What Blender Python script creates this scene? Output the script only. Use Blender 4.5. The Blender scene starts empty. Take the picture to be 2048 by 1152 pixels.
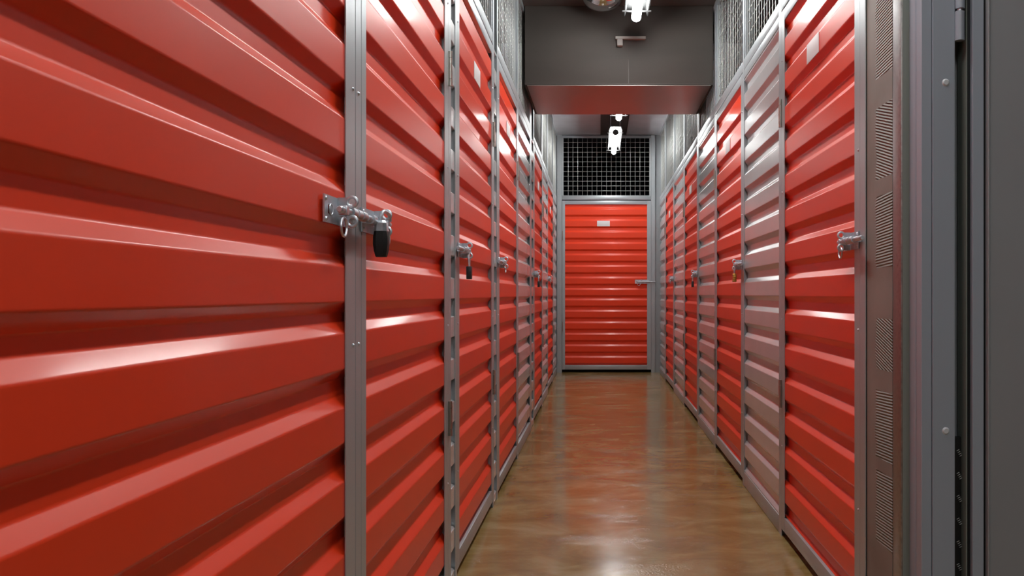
import bpy, bmesh, math, random
from mathutils import Vector, Matrix
random.seed(7)
C = bpy.context.scene.collection
PI = math.pi
# ------------------------------------------------------------------ camera, world, exposure
F = 1670.0                                   # focal length in pixels of the 2048 frame
cam_d = bpy.data.cameras.new('camera'); cam = bpy.data.objects.new('camera', cam_d); C.objects.link(cam)
cam.location = (0, 0, 0.96); cam.rotation_euler = (PI/2, 0, 0)
cam_d.sensor_width = 36; cam_d.lens = F/2048*36
cam_d.shift_x = -(1201-1024)/2048; cam_d.shift_y = (588-576)/2048
cam_d.clip_start = 0.02
bpy.context.scene.camera = cam
w = bpy.data.worlds.new('world'); bpy.context.scene.world = w; w.use_nodes = True
w.node_tree.nodes['Background'].inputs[0].default_value = (0.35, 0.4, 0.5, 1)
w.node_tree.nodes['Background'].inputs[1].default_value = 0.02
vs = bpy.context.scene.view_settings
vs.view_transform = 'Standard'; vs.look = 'None'; vs.gamma = 1; vs.exposure = 0.0
TUBE_POWER = 73.0

# ------------------------------------------------------------------ materials
def mat(name, col, rough=0.5, metal=0.0, coat=0.0, coat_rough=0.1, emit=None, var=0.0, var_scale=6, bump=0.0, bump_scale=200, rvar=0.0, stretch=(1,1,1), spec=0.5):
    m = bpy.data.materials.new(name); m.use_nodes = True
    nt = m.node_tree; b = nt.nodes['Principled BSDF']
    b.inputs['Base Color'].default_value = (*col, 1)
    b.inputs['Roughness'].default_value = rough
    b.inputs['Metallic'].default_value = metal
    b.inputs['Coat Weight'].default_value = coat
    b.inputs['Coat Roughness'].default_value = coat_rough
    b.inputs['Specular IOR Level'].default_value = spec
    if emit:
        b.inputs['Emission Color'].default_value = (*emit[0], 1)
        b.inputs['Emission Strength'].default_value = emit[1]
    if var or rvar or bump:
        tc = nt.nodes.new('ShaderNodeTexCoord'); mp = nt.nodes.new('ShaderNodeMapping')
        mp.inputs['Scale'].default_value = stretch
        nt.links.new(tc.outputs['Object'], mp.inputs[0])
    if var or rvar:
        n = nt.nodes.new('ShaderNodeTexNoise'); n.inputs['Scale'].default_value = var_scale; n.inputs['Detail'].default_value = 6
        nt.links.new(mp.outputs[0], n.inputs['Vector'])
    if var:
        r = nt.nodes.new('ShaderNodeValToRGB')
        r.color_ramp.elements[0].position = 0.3; r.color_ramp.elements[1].position = 0.7
        r.color_ramp.elements[0].color = (*[c*(1-var) for c in col], 1)
        r.color_ramp.elements[1].color = (*[min(1, c*(1+var)) for c in col], 1)
        nt.links.new(n.outputs[0], r.inputs[0]); nt.links.new(r.outputs[0], b.inputs['Base Color'])
    if rvar:
        mr = nt.nodes.new('ShaderNodeMapRange')
        mr.inputs[3].default_value = max(0.02, rough-rvar); mr.inputs[4].default_value = rough+rvar
        nt.links.new(n.outputs[0], mr.inputs[0]); nt.links.new(mr.outputs[0], b.inputs['Roughness'])
    if bump:
        n2 = nt.nodes.new('ShaderNodeTexNoise'); n2.inputs['Scale'].default_value = bump_scale; n2.inputs['Detail'].default_value = 4
        nt.links.new(mp.outputs[0], n2.inputs['Vector'])
        bn = nt.nodes.new('ShaderNodeBump'); bn.inputs['Strength'].default_value = bump; bn.inputs['Distance'].default_value = 0.002
        nt.links.new(n2.outputs[0], bn.inputs['Height']); nt.links.new(bn.outputs[0], b.inputs['Normal'])
    return m

RED = mat('red_paint', (0.78, 0.046, 0.010), 0.35, 0.0, spec=0.42, coat=0.14, coat_rough=0.12, var=0.04, var_scale=2, rvar=0.03)
GREY = mat('galvanised_sheet', (0.64, 0.645, 0.66), 0.27, 0.4, coat=0.25, coat_rough=0.1, var=0.05, var_scale=3)
FRAME = mat('frame_zinc', (0.42, 0.45, 0.475), 0.36, 0.45, var=0.06, var_scale=4, bump=0.05, bump_scale=300)
ZINC = mat('bright_zinc', (0.60, 0.64, 0.70), 0.36, 0.8, var=0.15, var_scale=60, rvar=0.08)
STEEL = mat('hinge_steel', (0.42, 0.40, 0.36), 0.3, 0.9)
BRASS = mat('brass', (0.62, 0.33, 0.08), 0.3, 1.0)
BLACK = mat('black_plastic', (0.008, 0.008, 0.009), 0.55)
DARKLOCK = mat('dark_lock', (0.028, 0.028, 0.03), 0.4, 0.3)
WIRE = mat('wire_galvanised', (0.40, 0.405, 0.39), 0.4, 0.4)
CARD = mat('white_card', (0.72, 0.71, 0.72), 0.5)
DUCT = mat('duct_metal', (0.075, 0.064, 0.057), 0.6, 0.2, var=0.08, var_scale=2.5, rvar=0.05, stretch=(1, 1, 3))
CEILN = mat('ceiling_brown', (0.12, 0.10, 0.09), 0.6, 0.2, var=0.15)
CEILF = mat('ceiling_sheet', (0.62, 0.65, 0.70), 0.4, 0.3, var=0.06)
DARKSTRIP = mat('dark_strip', (0.09, 0.075, 0.07), 0.5, 0.5)
DARKW = mat('dark_wall', (0.028, 0.029, 0.027), 0.9, var=0.2)
LOBBY = mat('lobby_wall', (0.25, 0.25, 0.26), 0.8)
BACKW = mat('end_dark_wall', (0.012, 0.014, 0.02), 0.9)  # darkness beyond the end mesh, put into the base colour
BRACKET = mat('pale_bracket', (0.42, 0.40, 0.38), 0.5)
REFL = mat('lamp_fitting', (0.018, 0.018, 0.019), 0.6)
HOUSING = mat('light_housing', (0.07, 0.07, 0.072), 0.55, 0.2)
CAP = mat('screw_cap_grey', (0.58, 0.62, 0.66), 0.4)
DUCTB = mat('duct_underside_bright', (0.38, 0.35, 0.33), 0.34, 0.9, rvar=0.06, var_scale=2)  # brighter copy of the duct metal; its reflected light put into the colour
TUBE = mat('tube_light', (1, 1, 1), 0.4, emit=((0.96, 0.985, 0.96), TUBE_POWER))
PAINTG = mat('grey_door_paint', (0.32, 0.365, 0.43), 0.42, 0.0, coat=0.1, bump=0.04, bump_scale=500)
LEAFG = mat('grey_leaf_paint', (0.28, 0.29, 0.31), 0.45, 0.0, var=0.05, var_scale=3)
GASKET = mat('green_grey_seal', (0.19, 0.215, 0.195), 0.5)
RUBBER = mat('black_rubber', (0.006, 0.006, 0.007), 0.5)
BEAD = mat('zinc_corner_bead', (0.33, 0.32, 0.32), 0.36, 0.8, rvar=0.2, var=0.2, var_scale=80, bump=0.3, bump_scale=500)
MIRROR = mat('mirror_dome', (0.85, 0.86, 0.88), 0.03, 1.0)
BRISTLE = mat('bristle', (0.6, 0.6, 0.6), 0.5)

def floor_mat():
    m = bpy.data.materials.new('polished_concrete'); m.use_nodes = True
    nt = m.node_tree; b = nt.nodes['Principled BSDF']; L = nt.links.new; N = nt.nodes.new
    tc = N('ShaderNodeTexCoord'); mp = N('ShaderNodeMapping'); mp.inputs['Scale'].default_value = (1.0, 1.6, 1)
    L(tc.outputs['Object'], mp.inputs[0])
    n1 = N('ShaderNodeTexNoise'); n1.inputs['Scale'].default_value = 3.4; n1.inputs['Detail'].default_value = 9; n1.inputs['Roughness'].default_value = 0.62
    n1.inputs['Distortion'].default_value = 0.6
    L(mp.outputs[0], n1.inputs['Vector'])
    r = N('ShaderNodeValToRGB'); e = r.color_ramp.elements
    e[0].position = 0.30; e[0].color = (0.19, 0.108, 0.030, 1)
    e[1].position = 0.72; e[1].color = (0.40, 0.30, 0.145, 1)
    x = e.new(0.5); x.color = (0.285, 0.178, 0.060, 1)
    L(n1.outputs[0], r.inputs[0])
    # fine grey flecks
    n2 = N('ShaderNodeTexNoise'); n2.inputs['Scale'].default_value = 45; n2.inputs['Detail'].default_value = 5
    L(mp.outputs[0], n2.inputs['Vector'])
    r2 = N('ShaderNodeValToRGB'); r2.color_ramp.elements[0].position = 0.60; r2.color_ramp.elements[1].position = 0.72
    L(n2.outputs[0], r2.inputs[0])
    mul = N('ShaderNodeMath'); mul.operation = 'MULTIPLY'; mul.inputs[1].default_value = 0.35
    L(r2.outputs[0], mul.inputs[0])
    mx = N('ShaderNodeMixRGB'); mx.inputs[2].default_value = (0.33, 0.28, 0.2, 1)
    L(mul.outputs[0], mx.inputs[0]); L(r.outputs[0], mx.inputs[1]); L(mx.outputs[0], b.inputs['Base Color'])
    # roughness: smooth sealer with worn, rough patches
    n3 = N('ShaderNodeTexNoise'); n3.inputs['Scale'].default_value = 3.2; n3.inputs['Detail'].default_value = 8; n3.inputs['Roughness'].default_value = 0.7
    mp3 = N('ShaderNodeMapping'); mp3.inputs['Scale'].default_value = (0.9, 1.5, 1); L(tc.outputs['Object'], mp3.inputs[0])
    L(mp3.outputs[0], n3.inputs['Vector'])
    mr = N('ShaderNodeMapRange'); mr.inputs[1].default_value = 0.35; mr.inputs[2].default_value = 0.7
    mr.inputs[3].default_value = 0.13; mr.inputs[4].default_value = 0.24
    L(n3.outputs[0], mr.inputs[0]); L(mr.outputs[0], b.inputs['Roughness'])
    n4 = N('ShaderNodeTexNoise'); n4.inputs['Scale'].default_value = 110; n4.inputs['Detail'].default_value = 3
    L(tc.outputs['Object'], n4.inputs['Vector'])
    r4 = N('ShaderNodeValToRGB'); r4.color_ramp.elements[0].position = 0.52; r4.color_ramp.elements[1].position = 0.66
    L(n3.outputs[0], r4.inputs[0])
    n4c = N('ShaderNodeMath'); n4c.operation = 'SUBTRACT'; n4c.inputs[1].default_value = 0.5; L(n4.outputs[0], n4c.inputs[0])
    mm = N('ShaderNodeMath'); mm.operation = 'MULTIPLY'; L(n4c.outputs[0], mm.inputs[0]); L(r4.outputs[0], mm.inputs[1])
    n5 = N('ShaderNodeTexNoise'); n5.inputs['Scale'].default_value = 7; n5.inputs['Detail'].default_value = 3
    L(mp3.outputs[0], n5.inputs['Vector'])
    ad = N('ShaderNodeMath'); ad.operation = 'MULTIPLY_ADD'; ad.inputs[1].default_value = 0.06
    L(n5.outputs[0], ad.inputs[0]); L(mm.outputs[0], ad.inputs[2])
    bn = N('ShaderNodeBump'); bn.inputs['Strength'].default_value = 1.0; bn.inputs['Distance'].default_value = 0.0022
    L(ad.outputs[0], bn.inputs['Height']); L(bn.outputs[0], b.inputs['Normal'])
    b.inputs['Specular IOR Level'].default_value = 0.7
    return m
FLOOR = floor_mat()

def plaster_mat():
    """adhesive-like plaster with combed ridges in separate patches"""
    m = bpy.data.materials.new('combed_plaster'); m.use_nodes = True
    nt = m.node_tree; b = nt.nodes['Principled BSDF']; L = nt.links.new; N = nt.nodes.new
    b.inputs['Roughness'].default_value = 0.6
    tc = N('ShaderNodeTexCoord'); sp = N('ShaderNodeSeparateXYZ'); L(tc.outputs['Object'], sp.inputs[0])
    n = N('ShaderNodeTexNoise'); n.inputs['Scale'].default_value = 5; n.inputs['Detail'].default_value = 6
    L(tc.outputs['Object'], n.inputs['Vector'])
    r = N('ShaderNodeValToRGB'); r.color_ramp.elements[0].position = 0.3; r.color_ramp.elements[1].position = 0.75
    r.color_ramp.elements[0].color = (0.19, 0.175, 0.155, 1); r.color_ramp.elements[1].color = (0.28, 0.26, 0.235, 1)
    L(n.outputs[0], r.inputs[0]); L(r.outputs[0], b.inputs['Base Color'])
    # patches along z (0..2.8), mapped 0..1
    dv = N('ShaderNodeMath'); dv.operation = 'DIVIDE'; dv.inputs[1].default_value = 2.8; L(sp.outputs['Z'], dv.inputs[0])
    def band(ranges):
        cr = N('ShaderNodeValToRGB'); cr.color_ramp.interpolation = 'CONSTANT'; e = cr.color_ramp.elements
        e[0].position = 0; e[0].color = (0, 0, 0, 1); first = True
        for a, z in ranges:
            q = e[1] if first else e.new(a/2.8)
            q.position = a/2.8; q.color = (1, 1, 1, 1); first = False
            q = e.new(z/2.8); q.color = (0, 0, 0, 1)
        L(dv.outputs[0], cr.inputs[0]); return cr.outputs[0]
    def zof(y): return 0.96+(588-y)*2.07/1670
    horiz = [(zof(1110), zof(960)), (zof(935), zof(790)), (zof(535), zof(390)), (zof(140), zof(-80))]
    diag = [(zof(750), zof(640)), (zof(355), zof(205))]
    def wave(rot):
        mp = N('ShaderNodeMapping'); mp.inputs['Rotation'].default_value = (rot, 0, 0); L(tc.outputs['Object'], mp.inputs[0])
        wv = N('ShaderNodeTexWave'); wv.bands_direction = 'Z'; wv.inputs['Scale'].default_value = 42; wv.inputs['Distortion'].default_value = 0.5
        wv.inputs['Detail'].default_value = 1
        L(mp.outputs[0], wv.inputs['Vector']); return wv.outputs['Fac']
    # horizontal extent of the comb: only part of the strip's depth, with ragged rim
    gy = N('ShaderNodeMapRange'); gy.inputs[1].default_value = -0.06; gy.inputs[2].default_value = -0.045; gy.inputs[3].default_value = 1; gy.inputs[4].default_value = 0
    nn = N('ShaderNodeTexNoise'); nn.inputs['Scale'].default_value = 14; L(tc.outputs['Object'], nn.inputs['Vector'])
    ns = N('ShaderNodeMath'); ns.operation = 'MULTIPLY_ADD'; ns.inputs[1].default_value = 0.05; L(nn.outputs[0], ns.inputs[0]); L(sp.outputs['Y'], ns.inputs[2])
    L(ns.outputs[0], gy.inputs[0])
    tot = None
    for rg, rot in ((horiz, 0.05), (diag, -0.27)):
        a = N('ShaderNodeMath'); a.operation = 'MULTIPLY'; L(band(rg), a.inputs[0]); L(wave(rot), a.inputs[1])
        if tot is None: tot = a.outputs[0]
        else:
            s = N('ShaderNodeMath'); s.operation = 'ADD'; L(tot, s.inputs[0]); L(a.outputs[0], s.inputs[1]); tot = s.outputs[0]
    g = N('ShaderNodeMath'); g.operation = 'MULTIPLY'; L(tot, g.inputs[0]); L(gy.outputs[0], g.inputs[1])
    k = N('ShaderNodeMath'); k.operation = 'MULTIPLY_ADD'; k.inputs[1].default_value = 0.5; L(n.outputs[0], k.inputs[0]); L(g.outputs[0], k.inputs[2])
    bn = N('ShaderNodeBump'); bn.inputs['Strength'].default_value = 1.0; bn.inputs['Distance'].default_value = 0.0035
    L(k.outputs[0], bn.inputs['Height']); L(bn.outputs[0], b.inputs['Normal'])
    return m
PLASTER = plaster_mat()

# ------------------------------------------------------------------ mesh helpers
class Fr:
    """local frame: u along the wall, v out into the corridor, z up"""
    def __init__(s, o, U, V): s.o = Vector(o); s.U = Vector(U); s.V = Vector(V)
    def p(s, u, v, z): return s.U*u + s.V*v + Vector((0, 0, z))
ID = Fr((0, 0, 0), (1, 0, 0), (0, 1, 0))
class MB:
    def __init__(s, fr=ID): s.bm = bmesh.new(); s.fr = fr
    def box(s, u0, u1, v0, v1, z0, z1, bevel=0.0):
        vv = [s.bm.verts.new(s.fr.p(u, v, z)) for u in (u0, u1) for v in (v0, v1) for z in (z0, z1)]
        fs = [s.bm.faces.new([vv[i] for i in q]) for q in ((0,1,3,2),(4,6,7,5),(0,4,5,1),(2,3,7,6),(0,2,6,4),(1,5,7,3))]
        if bevel:
            es = list({e for f in fs for e in f.edges})
            bmesh.ops.bevel(s.bm, geom=es, offset=bevel, segments=2, affect='EDGES', profile=0.5)
        return s
    def prism(s, pts, z0, z1):                 # pts: (u,v) polygon extruded in z
        a = [s.bm.verts.new(s.fr.p(u, v, z0)) for u, v in pts]; b = [s.bm.verts.new(s.fr.p(u, v, z1)) for u, v in pts]
        n = len(pts)
        for i in range(n): s.bm.faces.new((a[i], a[(i+1) % n], b[(i+1) % n], b[i]))
        s.bm.faces.new(a); s.bm.faces.new(b[::-1]); return s
    def extrude_u(s, pts, u0, u1):             # pts: (v,z) polygon extruded along u
        a = [s.bm.verts.new(s.fr.p(u0, v, z)) for v, z in pts]; b = [s.bm.verts.new(s.fr.p(u1, v, z)) for v, z in pts]
        n = len(pts)
        for i in range(n): s.bm.faces.new((a[i], a[(i+1) % n], b[(i+1) % n], b[i]))
        s.bm.faces.new(a); s.bm.faces.new(b[::-1]); return s
    def tube(s, p0, p1, r, n=16, r1=None):     # p in local (u,v,z)
        a = s.fr.p(*p0); b = s.fr.p(*p1); d = (b-a).normalized()
        q = d.orthogonal().normalized(); w_ = d.cross(q); r1 = r if r1 is None else r1
        A = [s.bm.verts.new(a+(q*math.cos(t)+w_*math.sin(t))*r) for t in [2*PI*i/n for i in range(n)]]
        B = [s.bm.verts.new(b+(q*math.cos(t)+w_*math.sin(t))*r1) for t in [2*PI*i/n for i in range(n)]]
        for i in range(n): s.bm.faces.new((A[i], A[(i+1) % n], B[(i+1) % n], B[i]))
        s.bm.faces.new(A[::-1]); s.bm.faces.new(B); return s
    def path(s, pts, r, n=10, closed=False):   # round bar swept along local points
        P = [s.fr.p(*p) for p in pts]; m = len(P); rings = []
        prev = None
        for i in range(m):
            if closed: d = (P[(i+1) % m]-P[i-1]).normalized()
            else: d = (P[min(i+1, m-1)]-P[max(i-1, 0)]).normalized()
            if prev is None: q = d.orthogonal().normalized()
            else: q = (prev-d*prev.dot(d)).normalized()
            prev = q; w_ = d.cross(q)
            rings.append([s.bm.verts.new(P[i]+(q*math.cos(t)+w_*math.sin(t))*r) for t in [2*PI*k/n for k in range(n)]])
        for i in range(m if closed else m-1):
            A, B = rings[i], rings[(i+1) % m]
            for k in range(n): s.bm.faces.new((A[k], A[(k+1) % n], B[(k+1) % n], B[k]))
        if not closed: s.bm.faces.new(rings[0][::-1]); s.bm.faces.new(rings[-1])
        return s
    def ring(s, c, axis, R, r, n=24, m=8, flat=1.0):   # torus centre c local, axis local 'u','v','z'
        ax = {'u': ((0,1,0),(0,0,1)), 'v': ((1,0,0),(0,0,1)), 'z': ((1,0,0),(0,1,0))}[axis]
        nrm = {'u': (1,0,0), 'v': (0,1,0), 'z': (0,0,1)}[axis]
        rows = []
        for i in range(n):
            t = 2*PI*i/n; row = []
            for j in range(m):
                f = 2*PI*j/m; rr = R+r*math.cos(f); h = r*flat*math.sin(f)
                q = [c[k]+rr*(math.cos(t)*ax[0][k]+math.sin(t)*ax[1][k])+h*nrm[k] for k in range(3)]
                row.append(s.bm.verts.new(s.fr.p(*q)))
            rows.append(row)
        for i in range(n):
            for j in range(m):
                s.bm.faces.new((rows[i][j], rows[(i+1) % n][j], rows[(i+1) % n][(j+1) % m], rows[i][(j+1) % m]))
        return s
    def build(s, name, m, parent=None, loc=None, sharp=32):
        bm = s.bm
        bmesh.ops.recalc_face_normals(bm, faces=bm.faces)
        for f in bm.faces: f.smooth = True
        lim = math.radians(sharp)
        for e in bm.edges:
            if len(e.link_faces) == 2 and e.calc_face_angle(0) > lim: e.smooth = False
        me = bpy.data.meshes.new(name); bm.to_mesh(me); bm.free()
        me.materials.append(m)
        o = bpy.data.objects.new(name, me); C.objects.link(o)
        if parent: o.parent = parent
        if loc is not None: o.location = loc
        return o
def tag(o, label, cat, group=None):
    o['label'] = label; o['category'] = cat
    if group: o['group'] = group
    return o
def thing(name, loc, label, cat, group=None):
    o = bpy.data.objects.new(name, None); o.empty_display_size = 0.05; C.objects.link(o); o.location = loc
    return tag(o, label, cat, group)
def struct(o, label):
    o['kind'] = 'structure'; o['label'] = label; o['category'] = o.name.split('_')[0]; return o

# ------------------------------------------------------------------ corrugated sheet
DEP = 0.0165; CR = 0.067; SL = 0.0205
def rib_bottoms(side):
    if side == 'right':                        # slightly tighter pitch
        return [0.8825-0.065+0.1345*n for n in range(-9, 14)], 0.065
    lo = [0.818-0.1405*n for n in range(0, 9)]; hi = [0.945+0.1405*n for n in range(0, 12)]
    return sorted(lo+hi), CR
def profile(z0, z1, side, vface, dep=None):
    """front line of the sheet from z0 to z1 as (v,z), crest at vface, with bend radii"""
    bs, cr = rib_bottoms(side)
    DEP_ = dep or DEP
    pts = []
    for b in bs:
        pts += [(vface-DEP_, b-SL), (vface, b), (vface, b+cr), (vface-DEP_, b+cr+SL)]
    # round every bend
    out = []
    r = 0.0028
    for i in range(1, len(pts)-1):
        a, p, c = Vector(pts[i-1]), Vector(pts[i]), Vector(pts[i+1])
        d0 = (a-p).normalized(); d1 = (c-p).normalized()
        A = p+d0*r; B = p+d1*r
        for t in (0, 0.25, 0.5, 0.75, 1):
            out.append(tuple(A*(1-t)**2+p*2*t*(1-t)+B*t*t))
    # clip
    res = []
    for i in range(len(out)-1):
        (v0, a), (v1, c) = out[i], out[i+1]
        if c <= z0 or a >= z1: continue
        if a < z0: t = (z0-a)/(c-a); v0, a = v0+(v1-v0)*t, z0
        if not res: res.append((v0, a))
        if c > z1: t = (z1-a)/(c-a); res.append((v0+(v1-v0)*t, z1)); break
        res.append((v1, c))
    return res
def sheet(fr, u0, u1, z0, z1, side, vface, m, parent, name='corrugated_sheet', dep=None):
    front = profile(z0, z1, side, vface, dep)
    back = [(v-0.0012, z) for v, z in front]
    mb = MB(fr)
    n = len(front); bm = mb.bm; NU = 6
    cols = []
    for k in range(NU+1):
        u = u0+(u1-u0)*k/NU
        cols.append(([bm.verts.new(fr.p(u, v, z)) for v, z in front], [bm.verts.new(fr.p(u, v, z)) for v, z in back]))
    for k in range(NU):
        for q in (0, 1):
            A, B = cols[k][q], cols[k+1][q]
            for i in range(n-1): bm.faces.new((A[i], A[i+1], B[i+1], B[i]))
        for i in (0, n-1): bm.faces.new((cols[k][0][i], cols[k+1][0][i], cols[k+1][1][i], cols[k][1][i]))
    for k in (0, NU):
        A, B = cols[k]
        for i in range(n-1): bm.faces.new((A[i], A[i+1], B[i+1], B[i]))
    o = mb.build(name, m, parent, sharp=50)
    wn = o.modifiers.new('weighted_normal', 'WEIGHTED_NORMAL'); wn.keep_sharp = True; wn.weight = 80
    return o

LZ = 1.110                                     # latch height
def latch(fr, parent, u_edge, sgn, shift=0.045, reach=0.062):
    """slide bolt; u_edge = lock edge of the leaf, sgn = direction from the edge into the leaf"""
    u = lambda d: u_edge+sgn*(d-shift)
    z = LZ
    mb = MB(fr)
    # plate built from bars around its oval hole
    a, b = max(0.030, shift+0.002), 0.196
    v0, v1 = 0.0012, 0.0042
    def bx(d0, d1, z0, z1, va=v0, vb=v1): mb.box(min(u(d0), u(d1)), max(u(d0), u(d1)), va, vb, z0, z1)
    bx(a, 0.150, z-0.0245, z+0.0245); bx(0.176, b, z-0.0245, z+0.0245)
    bx(0.150, 0.176, z+0.008, z+0.0245); bx(0.150, 0.176, z-0.0245, z-0.008)
    lt = mb.build('latch', ZINC, parent)
    m2 = MB(fr); m2.tube((u(0.163), 0.0043, z), (u(0.163), 0.0055, z), 0.0098, 20); m2.ring((u(0.163), 0.0055, z), 'v', 0.0095, 0.0012, 24, 6)
    m2.build('plate_boss', ZINC, lt)
    for d in (0.020, 0.052, 0.084):
        m2 = MB(fr); m2.tube((u(d), 0.0225, z), (u(d+0.026), 0.0225, z), 0.0102, 20)
        m2.box(min(u(d), u(d+0.026)), max(u(d), u(d+0.026)), 0.0042, 0.018, z-0.007, z+0.007)
        m2.build('guide_collar', ZINC, lt)
    m2 = MB(fr); m2.tube((u(-reach), 0.0225, z), (u(0.168), 0.0225, z), 0.0066, 18)
    m2.tube((u(0.168), 0.0225, z), (u(0.172), 0.0225, z), 0.0066, 18, 0.0045)
    m2.tube((u(-reach), 0.0225, z), (u(-reach-0.004), 0.0225, z), 0.0066, 18, 0.005)
    m2.build('bolt', ZINC, lt)
    m2 = MB(fr); m2.box(u(0.146)-0.007, u(0.146)+0.007, 0.014, 0.031, z-0.0085, z+0.0085, 0.002); m2.build('bolt_knob', ZINC, lt)
    # two eye plates that a padlock passes through
    for dz in (0.0178, -0.0175):
        m2 = MB(fr)
        m2.ring((u(0.121), 0.0300, z+dz), 'u', 0.0089, 0.0031, 28, 8, 0.7)
        m2.prism([(u(0.121)-0.0015, 0.004), (u(0.121)+0.0015, 0.004), (u(0.121)+0.0015, 0.023), (u(0.121)-0.0015, 0.023)], z+dz-0.008, z+dz+0.008)
        m2.build('padlock_eye', ZINC, lt)
    m2 = MB(fr)
    m2.ring((u(0.150), 0.024, z-0.030), 'v', 0.0165, 0.0026, 28, 8); m2.build('pull_ring', ZINC, lt)
    for d, dz in ((0.187, 0.018), (0.187, -0.018), (a+0.01, 0.018), (a+0.01, -0.018)):
        m2 = MB(fr); m2.tube((u(d), 0.004, z+dz), (u(d), 0.0066, z+dz), 0.0042, 14, 0.003)
        m2.box(u(d)-0.003, u(d)+0.003, 0.0062, 0.0070, z+dz-0.0006, z+dz+0.0006)
        m2.build('screw', ZINC, lt)
    return lt

def leaf(fr, W, side, lock, label, card_u=None, far=False, zt=2.075, zb=0.03, sn=0.05, sf=0.05, name='storage_door', shift=0.045, reach=0.062, group='red storage unit doors'):
    """fr.o = world base point of the leaf's near/left bottom corner"""
    root = thing(name, fr.o, label, 'door', group); root['kind'] = 'thing'
    g = 0.001
    # leaf frame: two stiles and two rails of folded section with a fine centre fold
    def stile(u0, u1):
        out = u0 if u0 < W/2 else u1              # the return leg stands at the leaf's outer edge
        inn = u1 if u0 < W/2 else u0
        d = 1 if inn > out else -1
        w_ = abs(u1-u0); t = 0.0024
        face = [(out, 0)]
        if w_ > 0.07: face += [(out+d*w_*.50, 0), (out+d*(w_*.50+.0015), -.0021), (out+d*(w_*.50+.003), -.0021), (out+d*(w_*.50+.0045), 0)]
        pts = face+[(inn, 0), (inn, -t), (out+d*0.003, -t), (out+d*0.003, -0.036), (out, -0.036)]
        MB(fr).prism(pts, zb, zt).build('stile', FRAME, root)
    stile(0, sn); stile(W-sf, W)
    for z0, z1 in ((zt-0.045, zt), (zb, zb+0.055)):
        MB(fr).box(sn+0.0005, W-sf-0.0005, -0.036, -0.0005, z0, z1, 0.001).build('rail', FRAME, root)
    sheet(fr, 0.006, W-0.006, zb+0.0555, zt-0.0455, side, -0.003, RED, root)
    lt = latch(fr, root, 0 if lock == 'lo' else W, 1 if lock == 'lo' else -1, shift, reach)
    # hinges on the other edge
    ue = W-0.004 if lock == 'lo' else 0.004
    for zc in (1.675, 0.565):
        h = MB(fr)
        for k, (a, b) in enumerate(((-0.055, -0.034), (-0.033, 0.033), (0.034, 0.055))):
            h.tube((ue, 0.0065, zc+a), (ue, 0.0065, zc+b), 0.0062, 14)
        h.box(ue-0.006, ue+0.006, 0.0002, 0.0022, zc-0.054, zc+0.054)
        h.build('hinge', STEEL, root)
    if fr.o.y < 6:
        for uc in (sn*0.25, W-sf*0.25):
            for zc in (0.36, 0.86, 1.36, 1.88):
                MB(fr).tube((uc, 0, zc), (uc, 0.0028, zc), 0.0042, 12, 0.0022).build('rivet', ZINC, root)
    if card_u is not None:
        bs, cr = rib_bottoms(side)
        zc = min((b+cr/2 for b in bs), key=lambda q: abs(q-1.825))
        MB(fr).box(card_u-0.078, card_u+0.078, -0.0025, -0.0005, zc-0.034, zc+0.034, 0.0006).build('label_card', CARD, root)
    return root, lt

def padlock(name, p, label, style, axis='y'):
    """hung through an eye: p = world point of the eye hole's lower rim"""
    root = thing(name, p, label, 'padlock')
    fr = Fr(p, (0, 1, 0), (1, 0, 0))
    if style == 'big':
        # shrouded lock: metal shoulder with a long faceted black sleeve
        sh = MB(fr); sh.path([(-0.004, 0, -0.012), (-0.004, 0, 0.000), (0.002, 0.001, 0.009), (0.014, 0.002, 0.0125), (0.035, 0.002, 0.0120), (0.058, 0.001, 0.0100), (0.068, 0, 0.004), (0.070, 0, -0.004)], 0.0038, 10)
        sh.build('shackle', ZINC, root)
        bm = MB(fr)
        def oct_(w, d): return [(-w, -d*.5), (-w, d*.5), (-w*.55, d), (w*.55, d), (w, d*.5), (w, -d*.5), (w*.55, -d), (-w*.55, -d)]
        secs = [(-0.008, 0.009, 0.009), (-0.013, 0.013, 0.012), (-0.030, 0.014, 0.013)]
        def loft(secs, mb):
            R = [[mb.bm.verts.new(mb.fr.p(a, b, z)) for a, b in oct_(w_, d_)] for z, w_, d_ in secs]
            for A, B in zip(R, R[1:]):
                for i in range(8): mb.bm.faces.new((A[i], A[(i+1) % 8], B[(i+1) % 8], B[i]))
            mb.bm.faces.new(R[0]); mb.bm.faces.new(R[-1][::-1])
        loft(secs, bm); bm.build('shoulder', ZINC, root)
        b2 = MB(fr); loft([(-0.0302, 0.0145, 0.0128), (-0.042, 0.0155, 0.0148), (-0.056, 0.0155, 0.0150), (-0.070, 0.014, 0.0132), (-0.081, 0.0115, 0.0105), (-0.0825, 0.0105, 0.0095)], b2)
        b2.build('body', BLACK, root)
    else:
        m = BRASS if style == 'brass' else DARKLOCK
        up = 0.010; drop = -0.032 if style != 'brass' else -0.022
        sh = MB(fr); w_ = 0.0085
        sh.path([(-w_, 0, drop), (-w_, 0, up-0.008), (-w_*.7, 0, up-0.002), (0, 0, up), (w_*.7, 0, up-0.002), (w_, 0, up-0.008), (w_, 0, drop)], 0.0024, 10)
        sh.build('shackle', ZINC, root)
        b = MB(fr); b.box(-0.015, 0.015, -0.0085, 0.0085, drop-0.044, drop, 0.002)
        if style == 'brass':
            for k in range(4): b.box(-0.0155, 0.0155, -0.0095, 0.0095, drop-0.040+k*0.010, drop-0.034+k*0.010, 0.001)
        b.build('body', m, root)
    return root

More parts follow.
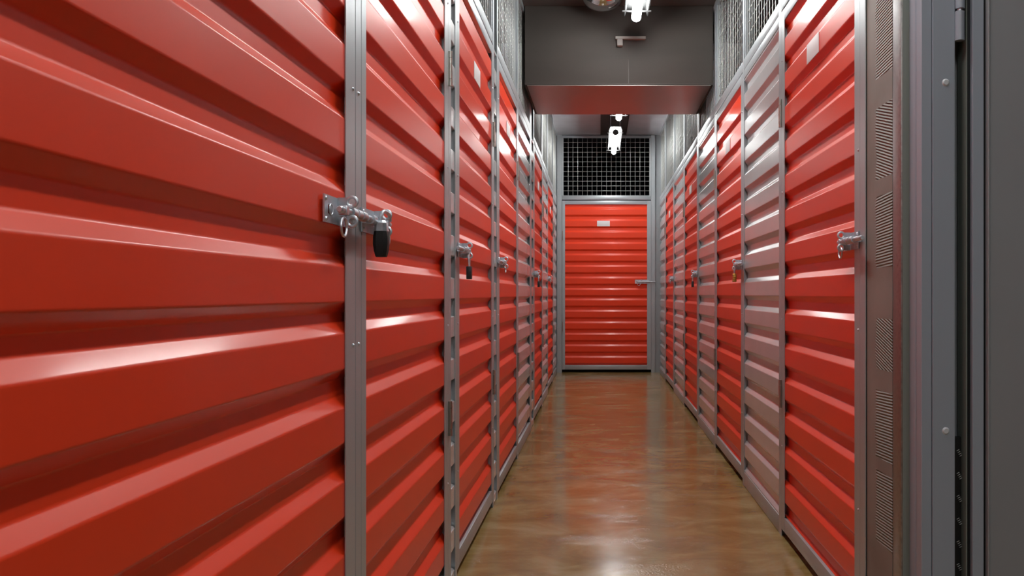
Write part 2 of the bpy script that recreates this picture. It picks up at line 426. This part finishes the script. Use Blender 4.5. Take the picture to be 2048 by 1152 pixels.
def fixed_panel(fr, W, side, label, top=2.035, narrow=False, name='fixed_partition', group='grey fixed corrugated panels'):
    root = thing(name, fr.o, label, 'partition', group)
    if not narrow:
        MB(fr).box(0.001, W-0.001, -0.036, -0.0005, 0.002, 0.07, 0.001).build('base_rail', FRAME, root)
        MB(fr).box(0.001, W-0.001, -0.036, -0.0005, top, 2.079, 0.001).build('top_rail', FRAME, root)
        sheet(fr, -0.012, W+0.012, 0.0705, top-0.0005, side, -0.003, GREY, root)
    else:
        sheet(fr, -0.008, W+0.008, 0.006, 2.079, side, -0.003, GREY, root, dep=0.055)
    return root
def post(fr, W, zt, label, group):
    c = W/2; t = 0.0024
    pts = [(0.0005, 0), (W-0.0005, 0), (W-0.0005, -t), (c+0.002, -t), (c+0.002, -0.06), (c-0.002, -0.06), (c-0.002, -t), (0.0005, -t)]
    o = MB(fr).prism(pts, 0.0, zt).build('partition_post', FRAME, None, fr.o)
    return tag(o, label, 'post', group)
def mesh_transom(fr, W, z0, z1, label, thick=0.0018, group='wire mesh screens above the doors'):
    root = thing('mesh_screen', fr.o+Vector((0, 0, z0)), label, 'mesh screen', group)
    f2 = Fr(fr.o, fr.U, fr.V); H = z1-z0; rail = 0.052
    MB(f2).box(0.001, W-0.001, -0.036, -0.0005, 0, rail, 0.001).build('bottom_rail', FRAME, root)
    MB(f2).box(0.001, W-0.001, -0.030, -0.0005, H-0.03, H, 0.001).build('top_rail', FRAME, root)
    for a, b in ((0.001, 0.018), (W-0.018, W-0.001)):
        MB(f2).box(a, b, -0.030, -0.004, rail+0.0005, H-0.0305).build('side_stile', FRAME, root)
    w_ = MB(f2); r = thick
    n = max(1, round((W-0.036)/0.059)); du = (W-0.036)/n
    for i in range(n+1):
        u = 0.018+i*du; w_.tube((u, -0.016, rail), (u, -0.016, H-0.03), r, 6)
    k = int((H-rail-0.03)/0.059)
    for i in range(1, k+1):
        z = rail+i*0.059; w_.tube((0.018, -0.0195, z), (W-0.018, -0.0195, z), r, 6)
    w_.build('wire_mesh', WIRE, root, sharp=60)
    return root

CZ = 2.79; CZF = 2.905
def ceil_at(y): return CZ if y < 6.1 else CZF
# ------------------------------------------------------------------ setting
def room_box(name, m, x0, x1, y0, y1, z0, z1, label):
    o = MB().box(x0, x1, y0, y1, z0, z1).build(name, m); return struct(o, label)
room_box('floor', FLOOR, -2.2, 2.6, -4.0, 13, -0.1, 0.0, 'polished brown concrete corridor floor with worn glossy patches')
o = MB(); o.box(-2.2, 2.6, -4.0, 6.1, CZ, 2.95)
for i in range(30): o.box(-2.2, 2.6, -2.4+i*0.28, -2.385+i*0.28, CZ-0.006, CZ+0.001)
struct(o.build('ceiling', CEILN), 'dark brown ribbed ceiling over the near corridor')
room_box('ceiling_beyond', BACKW, -2.2, 2.6, 10.31, 13, CZF, 3.0, 'ceiling beyond the end mesh, coloured black for the darkness there')  # black base keeps this stretch of ceiling looking unlit
room_box('ceiling_far', CEILF, -2.2, 2.6, 6.1, 10.3, CZF, 3.0, 'pale blue-grey sheet ceiling over the far corridor')
room_box('wall_left', DARKW, -2.3, -2.2, -4.0, 13, 0, 2.95, 'dark wall behind the left units')
room_box('wall_right', DARKW, 2.6, 2.7, -4.0, 13, 0, 2.95, 'dark wall behind the right units')
for a, b in ((-2.2, -0.62), (0.78, 2.6)): room_box('wall_end', DARKW, a, b, 10.3, 10.35, 0, CZF-0.001, 'dark partition wall beside the end door')
room_box('wall_end', BACKW, -2.2, 2.6, 13, 13.1, 0, 3.0, 'wall seen through the end mesh, coloured black for the darkness there')
room_box('wall_back', LOBBY, -2.2, 2.6, -4.1, -4.0, 0, 2.95, 'pale lobby wall behind the camera')

# ------------------------------------------------------------------ left row
def LF(y, x=-0.483): return Fr((x, y, 0), (0, 1, 0), (1, 0, 0))
RIGHTX = 0.7175
def RF(y, x=RIGHTX): return Fr((x, y, 0), (0, 1, 0), (-1, 0, 0))
MZ = 2.0815
L_ORD = ['nearest the camera', 'second from the camera', 'third from the camera', 'fourth from the camera', 'fifth from the camera', 'sixth, next to the far end']
leaf(LF(0.56), 1.084, 'left', 'hi', 'red corrugated storage door filling the left edge, its slide bolt open and without padlock', sn=0.05, sf=0.059, shift=0, reach=-0.006)
leaf(LF(1.648), 1.007, 'left', 'lo', 'red corrugated storage door on the left, closed with the large black-sleeved padlock', sn=0.073, sf=0.061, shift=0, reach=-0.006)
leaf(LF(2.812), 0.933, 'left', 'lo', 'third red door on the left, with a white card and a small dark padlock', card_u=0.47, sn=0.046, sf=0.034)
leaf(LF(3.927), 0.924, 'left', 'lo', 'fourth red door on the left, bolt empty, beside the first grey panel of that row', card_u=0.46, sn=0.063, sf=0.036)
leaf(LF(6.222, -0.495), 0.896, 'left', 'lo', 'narrow-looking red door on the left between two grey panels, dark padlock hanging', card_u=0.45)
leaf(LF(8.122, -0.515), 0.976, 'left', 'lo', 'farthest red door on the left row, close to the end door', card_u=0.48)
fixed_panel(LF(2.699), 0.079, 'left', 'narrow grey corrugated strip right of the door with the large black padlock', narrow=True, name='corrugated_strip', group='narrow grey filler strips')
fixed_panel(LF(3.788), 0.101, 'left', 'narrow grey corrugated strip beyond the door with the small dark padlock', narrow=True, name='corrugated_strip', group='narrow grey filler strips')
fixed_panel(LF(5.932, -0.492), 0.226, 'left', 'grey corrugated filler strip just beyond the first wide grey left panel', narrow=True, name='corrugated_strip', group='narrow grey filler strips')
fixed_panel(LF(4.91, -0.487), 0.886, 'left', 'grey fixed corrugated panel on the left reflecting red, nearest of its row')
fixed_panel(LF(7.20, -0.505), 0.848, 'left', 'middle grey corrugated panel on the left, between the two farthest left doors')
fixed_panel(LF(9.17, -0.530), 0.94, 'left', 'last grey corrugated panel on the left, touching the end wall frame')
lposts = [(2.657, .041, -.483, 'left post at the hinges of the door with the large black padlock'),
 (2.779, .032, -.483, 'left post at the lock side of the third red door'),
 (3.747, .040, -.483, 'left post at the hinges of the third red door'),
 (3.891, .035, -.483, 'left post at the lock side of the fourth red door'),
 (4.853, .056, -.483, 'left post between the fourth red door and the grey panel'),
 (5.798, .133, -.49, 'wide left post beyond the nearest grey left panel'),
 (6.160, .060, -.495, 'left post at the lock side of the narrow-looking red door'),
 (7.120, .078, -.50, 'left post between the narrow-looking red door and the middle grey panel'),
 (8.050, .070, -.51, 'left post between the middle grey panel and the farthest left door'),
 (9.100, .068, -.52, 'left post between the farthest left door and the last grey panel')]
for y, W, x, lb in lposts: post(LF(y, x), W, ceil_at(y)-0.001, 'slim grey steel '+lb, 'left row posts')
ltr = [(0.56, 2.095, -.483, 'above the two nearest left doors'), (2.812, .933, -.483, 'above the third left door'),
       (3.927, .924, -.483, 'above the fourth left door'), (4.91, .886, -.487, 'above the nearest grey left panel'),
       (6.222, .896, -.495, 'above the narrow-looking left door'), (7.20, .848, -.505, 'above the middle grey left panel'),
       (8.122, .976, -.515, 'above the farthest left door'), (9.17, .94, -.53, 'above the last grey left panel')]
for y, W, x, lb in ltr: mesh_transom(LF(y, x), W, MZ, ceil_at(y)-0.002, 'grey wire mesh screen '+lb)

# ------------------------------------------------------------------ right row
leaf(RF(2.31), 1.0, 'right', 'lo', 'nearest red door on the right with a white card and an unlocked bolt', card_u=0.52, reach=0.045, sn=0.049, sf=0.049)
leaf(RF(4.217), 0.992, 'right', 'lo', 'second red door on the right, closed with a brass padlock', card_u=0.5, sn=0.047, sf=0.045)
leaf(RF(6.167), 0.995, 'right', 'lo', 'third red door on the right with a dark padlock on its bolt', card_u=0.5)
leaf(RF(8.202), 1.036, 'right', 'lo', 'farthest red door on the right row, without padlock', card_u=0.5)
fixed_panel(RF(3.36), 0.815, 'right', 'widest-looking grey corrugated panel on the right, beside the nearest right red door')
fixed_panel(RF(5.256), 0.856, 'right', 'grey corrugated panel on the right beyond the door with the brass padlock')
fixed_panel(RF(7.221), 0.928, 'right', 'grey corrugated panel on the right just before the farthest right red door')
fixed_panel(RF(9.32), 0.79, 'right', 'last grey corrugated panel on the right, touching the end wall frame')
rposts = [(2.263, .046, 'between the plastered wall edge and the nearest right door'), (3.311, .048, 'between the nearest right door and the first grey panel'),
 (4.176, .040, 'at the lock side of the door with the brass padlock'), (5.210, .045, 'at the hinges of the door with the brass padlock'),
 (6.113, .053, 'at the lock side of the third right red door'), (7.163, .057, 'beyond the third right red door'),
 (8.150, .051, 'at the lock side of the farthest right door'), (9.239, .080, 'beyond the farthest right door')]
for y, W, lb in rposts: post(RF(y), W, ceil_at(y)-0.001, 'slim grey steel right post '+lb, 'right row posts')
rtr = [(2.31, 1.0, 'above the nearest right door'), (3.36, .815, 'above the first grey right panel'), (4.217, .992, 'above the door with the brass padlock'),
       (5.256, .856, 'above the second grey right panel'), (6.167, .995, 'above the third right red door'), (7.221, .928, 'above the third grey right panel'),
       (8.202, 1.036, 'above the farthest right door'), (9.32, .79, 'above the last grey right panel')]
for y, W, lb in rtr: mesh_transom(RF(y), W, MZ, ceil_at(y)-0.002, 'grey wire mesh screen '+lb)

# padlocks
ze = LZ-0.0165
padlock('padlock', (-0.4475, 1.705, 1.118), 'large padlock with long black sleeve on the second left door', 'big')
padlock('padlock', (-0.483+0.029, 2.812+0.076, ze-0.006), 'small dark rectangular padlock on the third left door', 'dark')
padlock('padlock', (-0.495+0.029, 6.222+0.076, ze-0.006), 'tiny dark padlock on the narrow-looking far left door', 'dark')
padlock('padlock', (RIGHTX-0.029, 4.217+0.076, ze-0.006), 'brass-coloured padlock on the second red door of the right row', 'brass')
padlock('padlock', (RIGHTX-0.029, 6.167+0.076, ze-0.006), 'dark padlock on the third red door of the right row', 'dark')

# ------------------------------------------------------------------ end wall
EY = 10.2
def EF(x, y=EY): return Fr((x, y, 0), (1, 0, 0), (0, -1, 0))
leaf(EF(-0.469), 1.086, 'left', 'hi', 'red corrugated door closing the far end of the corridor, facing the camera', card_u=0.505, zt=2.100, zb=0.037, sn=0.036, sf=0.048, shift=0, reach=0.048)
tag(MB(EF(-0.531)).prism([(0, -.06), (0, 0), (.058, 0), (.058, -.06)], 0, CZF-.001).build('partition_post', FRAME, None, (-0.531, EY, 0)), 'grey steel post on the left of the end door', 'post')
tag(MB(EF(0.6195)).prism([(0, -.06), (0, 0), (.047, 0), (.047, -.06)], 0, CZF-.001).build('partition_post', FRAME, None, (0.6195, EY, 0)), 'grey steel post on the right of the end door', 'post')
tag(MB(EF(0.668, EY+.03)).prism([(0, -.06), (0, 0), (.09, 0), (.09, -.06)], 0, CZF-.001).build('corner_post', FRAME, None, (0.668, EY+.03, 0)), 'recessed darker grey corner post where the right row meets the end wall', 'post')
tag(MB(EF(-0.60, EY+.03)).prism([(0, -.06), (0, 0), (.067, 0), (.067, -.06)], 0, CZF-.001).build('corner_post', FRAME, None, (-0.60, EY+.03, 0)), 'grey corner post where the left row meets the end wall', 'post')
mesh_transom(EF(-0.472), 1.090, 2.112, CZF-0.008, 'square wire mesh screen above the end door with darkness behind', thick=0.0022)

# ------------------------------------------------------------------ duct, lights, mirror
t = thing('ventilation_duct', (0.117, 5.3, 2.287), 'large dark sheet metal duct crossing the corridor under the ceiling', 'duct')
d = MB(); d.box(-0.598, 0.598, 0, 0.86, 0.0, CZ-2.287-0.001, 0.003); d.build('casing', DUCT, t)
d = MB(); d.box(-0.584, 0.584, 0.003, 0.857, -0.003, -0.0003); d.build('bright_underside', DUCTB, t)  # thin added skin carrying the brightened underside colour
d = MB(); d.box(-0.598, 0.598, -0.0015, -0.0002, 0.004, 0.008); d.box(0.060, 0.063, -0.0012, -0.0002, 0.01, 0.16); d.build('seam', DARKSTRIP, t)
d = MB(); d.box(-0.597, -0.585, 0.02, 0.84, -0.004, -0.0002); d.build('edge_flange', DUCT, t)
d = MB(); d.box(0.585, 0.597, 0.02, 0.84, -0.004, -0.0002); d.build('edge_flange', DUCT, t)
t = thing('cable_bracket', (0.19, 5.285, 2.57), 'small pale bracket with a square box on the face of the duct', 'bracket')
d = MB(); d.box(-0.095, 0.095, -0.02, 0.0147, 0, 0.016); d.build('bar', BRACKET, t)
d = MB(); d.box(-0.085, -0.050, -0.02, 0.0145, -0.042, -0.001, 0.003); d.build('junction_box', BRACKET, t)

def strip_light(x, y0, y1, z, label):
    t = thing('strip_light', (x, (y0+y1)/2, z), label, 'light', 'ceiling strip lights')
    h = (y1-y0)/2; fr = Fr((0, 0, 0), (0, 1, 0), (1, 0, 0))
    zc = CZ-0.0005 if y1 < 5.3 else CZF-0.031
    b = MB(fr)
    b.extrude_u([(-0.072, 0.030), (-0.060, 0.075), (0.060, 0.075), (0.072, 0.030), (0.066, 0.030), (0.055, 0.068), (-0.055, 0.068), (-0.066, 0.030)], -h-0.04, h+0.04)
    b.build('housing', REFL, t)
    MB(fr).tube((-h, 0, 0.012), (h, 0, 0.012), 0.028, 24).build('tube', TUBE, t)
    for s in (-1, 1):
        MB(fr).tube((s*(h+0.001), 0, 0.012), (s*(h+0.028), 0, 0.012), 0.030, 24).build('end_cap', HOUSING, t)
        c = MB(fr); c.box(s*h*0.9-0.006, s*h*0.9+0.006, -0.085, 0.085, 0.018, 0.026, 0.001)
        c.build('cross_clip', HOUSING, t)
        for q in (0.05, -0.05): MB(fr).tube((s*h*0.72, q, 0.076), (s*h*0.72, q, zc-z), 0.004, 8).build('hanger', ZINC, t)
    return t
strip_light(0.213, 3.50, 4.98, 2.60, 'bright tube light hanging just in front of the duct')
strip_light(0.213, 1.30, 2.60, 2.60, 'tube light over the near doors, above the frame')
strip_light(0.20, -1.1, 0.3, 2.60, 'tube light behind the camera')
strip_light(1.10, -2.3, -0.9, 2.60, 'unseen fill tube light added behind the camera')  # fill added out of view to brighten the entrance door and frame
strip_light(0.175, 6.85, 8.02, 2.64, 'tube light mostly hidden behind the duct')
strip_light(0.158, 8.76, 9.95, 2.64, 'bright tube light in front of the end mesh')
for x0, y0, y1, z, lb in ((0.0, 6.17, 10.1, CZF, 'dark thin-edged strip on the pale ceiling above the far tube lights'),):
    t = MB(); t.box(0, 0.31, y0, y1, -0.02, -0.0065 if z == CZ else -0.0005, 0.002)
    t.box(0, 0.004, y0, y1, -0.03, -0.02); t.box(0.306, 0.31, y0, y1, -0.03, -0.02)
    tag(t.build('cable_tray', DARKSTRIP, None, (x0, 0, z)), lb, 'cable tray')  # flat dark strip with thin edge lips along the far ceiling

t = thing('dome_mirror', (0.012, 5.09, CZ-0.0065), 'shiny half-round dome mirror on the ceiling left of the near tube light', 'mirror')
d = MB(); n = 32; R = 0.125; rows = []
for i in range(9):
    a = i/8*PI/2
    rows.append([d.bm.verts.new((R*math.cos(a)*math.cos(2*PI*k/n), R*math.cos(a)*math.sin(2*PI*k/n), -0.009-0.085*math.sin(a))) for k in range(n)] if i < 8 else [d.bm.verts.new((0, 0, -0.094))])
for A, B in zip(rows, rows[1:]):
    for k in range(n):
        if len(B) > 1: d.bm.faces.new((A[k], A[(k+1) % n], B[(k+1) % n], B[k]))
        else: d.bm.faces.new((A[k], A[(k+1) % n], B[0]))
d.bm.faces.new(rows[0][::-1]); d.build('dome', MIRROR, t)
d = MB(); d.tube((0, 0, -0.0005), (0, 0, -0.0088), R+0.008, 32); d.build('rim', ZINC, t)

# ------------------------------------------------------------------ plaster edge and grey steel entrance door at the right
PX = 0.722
o = MB().box(0, 0.30, -0.195, 0, 0, CZ-0.001).build('wall_pilaster', PLASTER, None, (PX, 2.262, 0)); struct(o, 'grey-brown plaster wall edge with combed ridges')
o = MB().box(0, 0.012, -0.058, 0, 0, CZ-0.001, 0.001).build('trim_1', BEAD, None, (PX+0.0008, 2.0665, 0)); struct(o, 'zinc corner bead beside the plaster')
o = MB().box(0, 0.20, -0.05, 0, 0, CZ-0.001).build('trim_2', GASKET, None, (PX+0.014, 2.0655, 0)); struct(o, 'green-grey reveal strip beside the bead')
# frame with stepped profile (world x, y)
t = thing('entrance_door_frame', (0.742, 2.0, 0), 'grey steel entrance door frame at the right edge with round screw caps', 'door frame')
def P(pts): return [(x-0.742, y-2.0) for x, y in pts]
MB().prism(P([(.726, 2.013), (.726, 2.0045), (.7415, 2.0045), (.7415, 2.013)]), 0, 2.6).build('seal_strip', GASKET, t)
MB().prism(P([(.742, 2.012), (.742, 1.972), (.7455, 1.969), (.7455, 1.963), (.742, 1.960), (.742, 1.931), (.743, 1.930), (.7645, 1.930), (.7655, 1.932), (.7655, 1.940), (.780, 1.940), (.780, 2.012)]), 0, 2.6).build('jamb', PAINTG, t)
MB().prism(P([(.7662, 1.935), (.7662, 1.9265), (.7672, 1.9255), (.8165, 1.9255), (.8175, 1.9265), (.8175, 1.938), (.790, 1.938), (.790, 1.939), (.7662, 1.939)]), 0, 2.6).build('face_strip', PAINTG, t)
for y in (165, 862):
    zc = 0.96+(588-y)*1.925/1670
    c = MB(); xx = (1890-1201)*1.925/1670-0.742+0.002
    c.tube((xx, 1.9255-2.0, zc), (xx, 1.9225-2.0, zc), 0.0088, 24, 0.0055); c.build('screw_cap', CAP, t)
# recess behind the gap
t2 = thing('entrance_door_leaf', (0.86, 1.96, 0), 'dark grey steel entrance door folded open at the right edge', 'door')
def Q(pts): return [(x-0.86, y-1.96) for x, y in pts]
MB().prism(Q([(.823, 1.99), (.823, 1.985), (.875, 1.985), (.875, 1.99)]), 0, 2.6).build('recess_lining', LEAFG, t2)
MB().prism(Q([(.8425, 1.97), (.8425, 1.9255), (.8455, 1.9255), (.8455, 1.97)]), 0, 2.6).build('edge_strip', GASKET, t2)
MB().prism(Q([(.848, 1.97), (.848, 1.935), (.858, 1.935), (.858, 1.97)]), 0, 2.6).build('seal', RUBBER, t2)
MB().prism(Q([(.8555, 1.934), (.8555, 1.920), (.8565, 1.919), (.880, 1.919), (.881, 1.920), (.881, 1.934)]), 0.02, 2.6).build('leaf_edge', PAINTG, t2)
MB().prism(Q([(.8815, 1.934), (.8815, 1.926), (.888, 1.926), (.888, 1.934)]), 0.02, 2.6).build('gap_seal', RUBBER, t2)
MB().prism(Q([(.887, 1.925), (.887, 1.911), (.888, 1.910), (.890, 1.910), (.892, 1.913), (1.30, 1.913), (1.30, 1.925)]), 0.02, 2.6).build('leaf_face', LEAFG, t2)
h = MB(); hx = (1921-1201)*1.92/1670-0.86
zt_ = 0.96+(588-22)*1.92/1670; zb_ = 0.96+(588-80)*1.92/1670
h.tube((hx, -0.035, zb_), (hx, -0.035, zt_), 0.0105, 24); h.build('hinge_knuckle', PAINTG, t2)
h = MB(); h.tube((hx, -0.035, zt_+0.0005), (hx, -0.035, zt_+0.006), 0.006, 20); h.build('hinge_pin', ZINC, t2)
h = MB(); h.tube((hx+0.001, -0.035, zt_+0.0065), (hx+0.001, -0.035, zt_+0.10), 0.0105, 24); h.build('hinge_knuckle', PAINTG, t2)
zk = 0.96-(877-588)*1.93/1670
b = MB(); b.box(0.8185-0.86, 0.8425-0.86, -0.01, 0.0, 0.0, zk); b.build('brush_backing', RUBBER, t2)
b = MB()
for k in range(9):
    zc = 0.96-(905+k*46-588)*1.93/1670
    for j in range(4):
        x = 0.832+j*0.0022-0.86; zz = zc-j*0.0042
        b.tube((x, -0.0105, zz), (x+0.004, -0.014, zz+0.004), 0.0009, 5)
b.build('brush_bristles', BRISTLE, t2)
# solid wall beyond the entrance door, outside the frame
room_box('wall_entrance', DARKW, 1.03, 2.6, 2.0, 2.26, 0, CZ-.001, 'wall beside the entrance door, right of the frame')
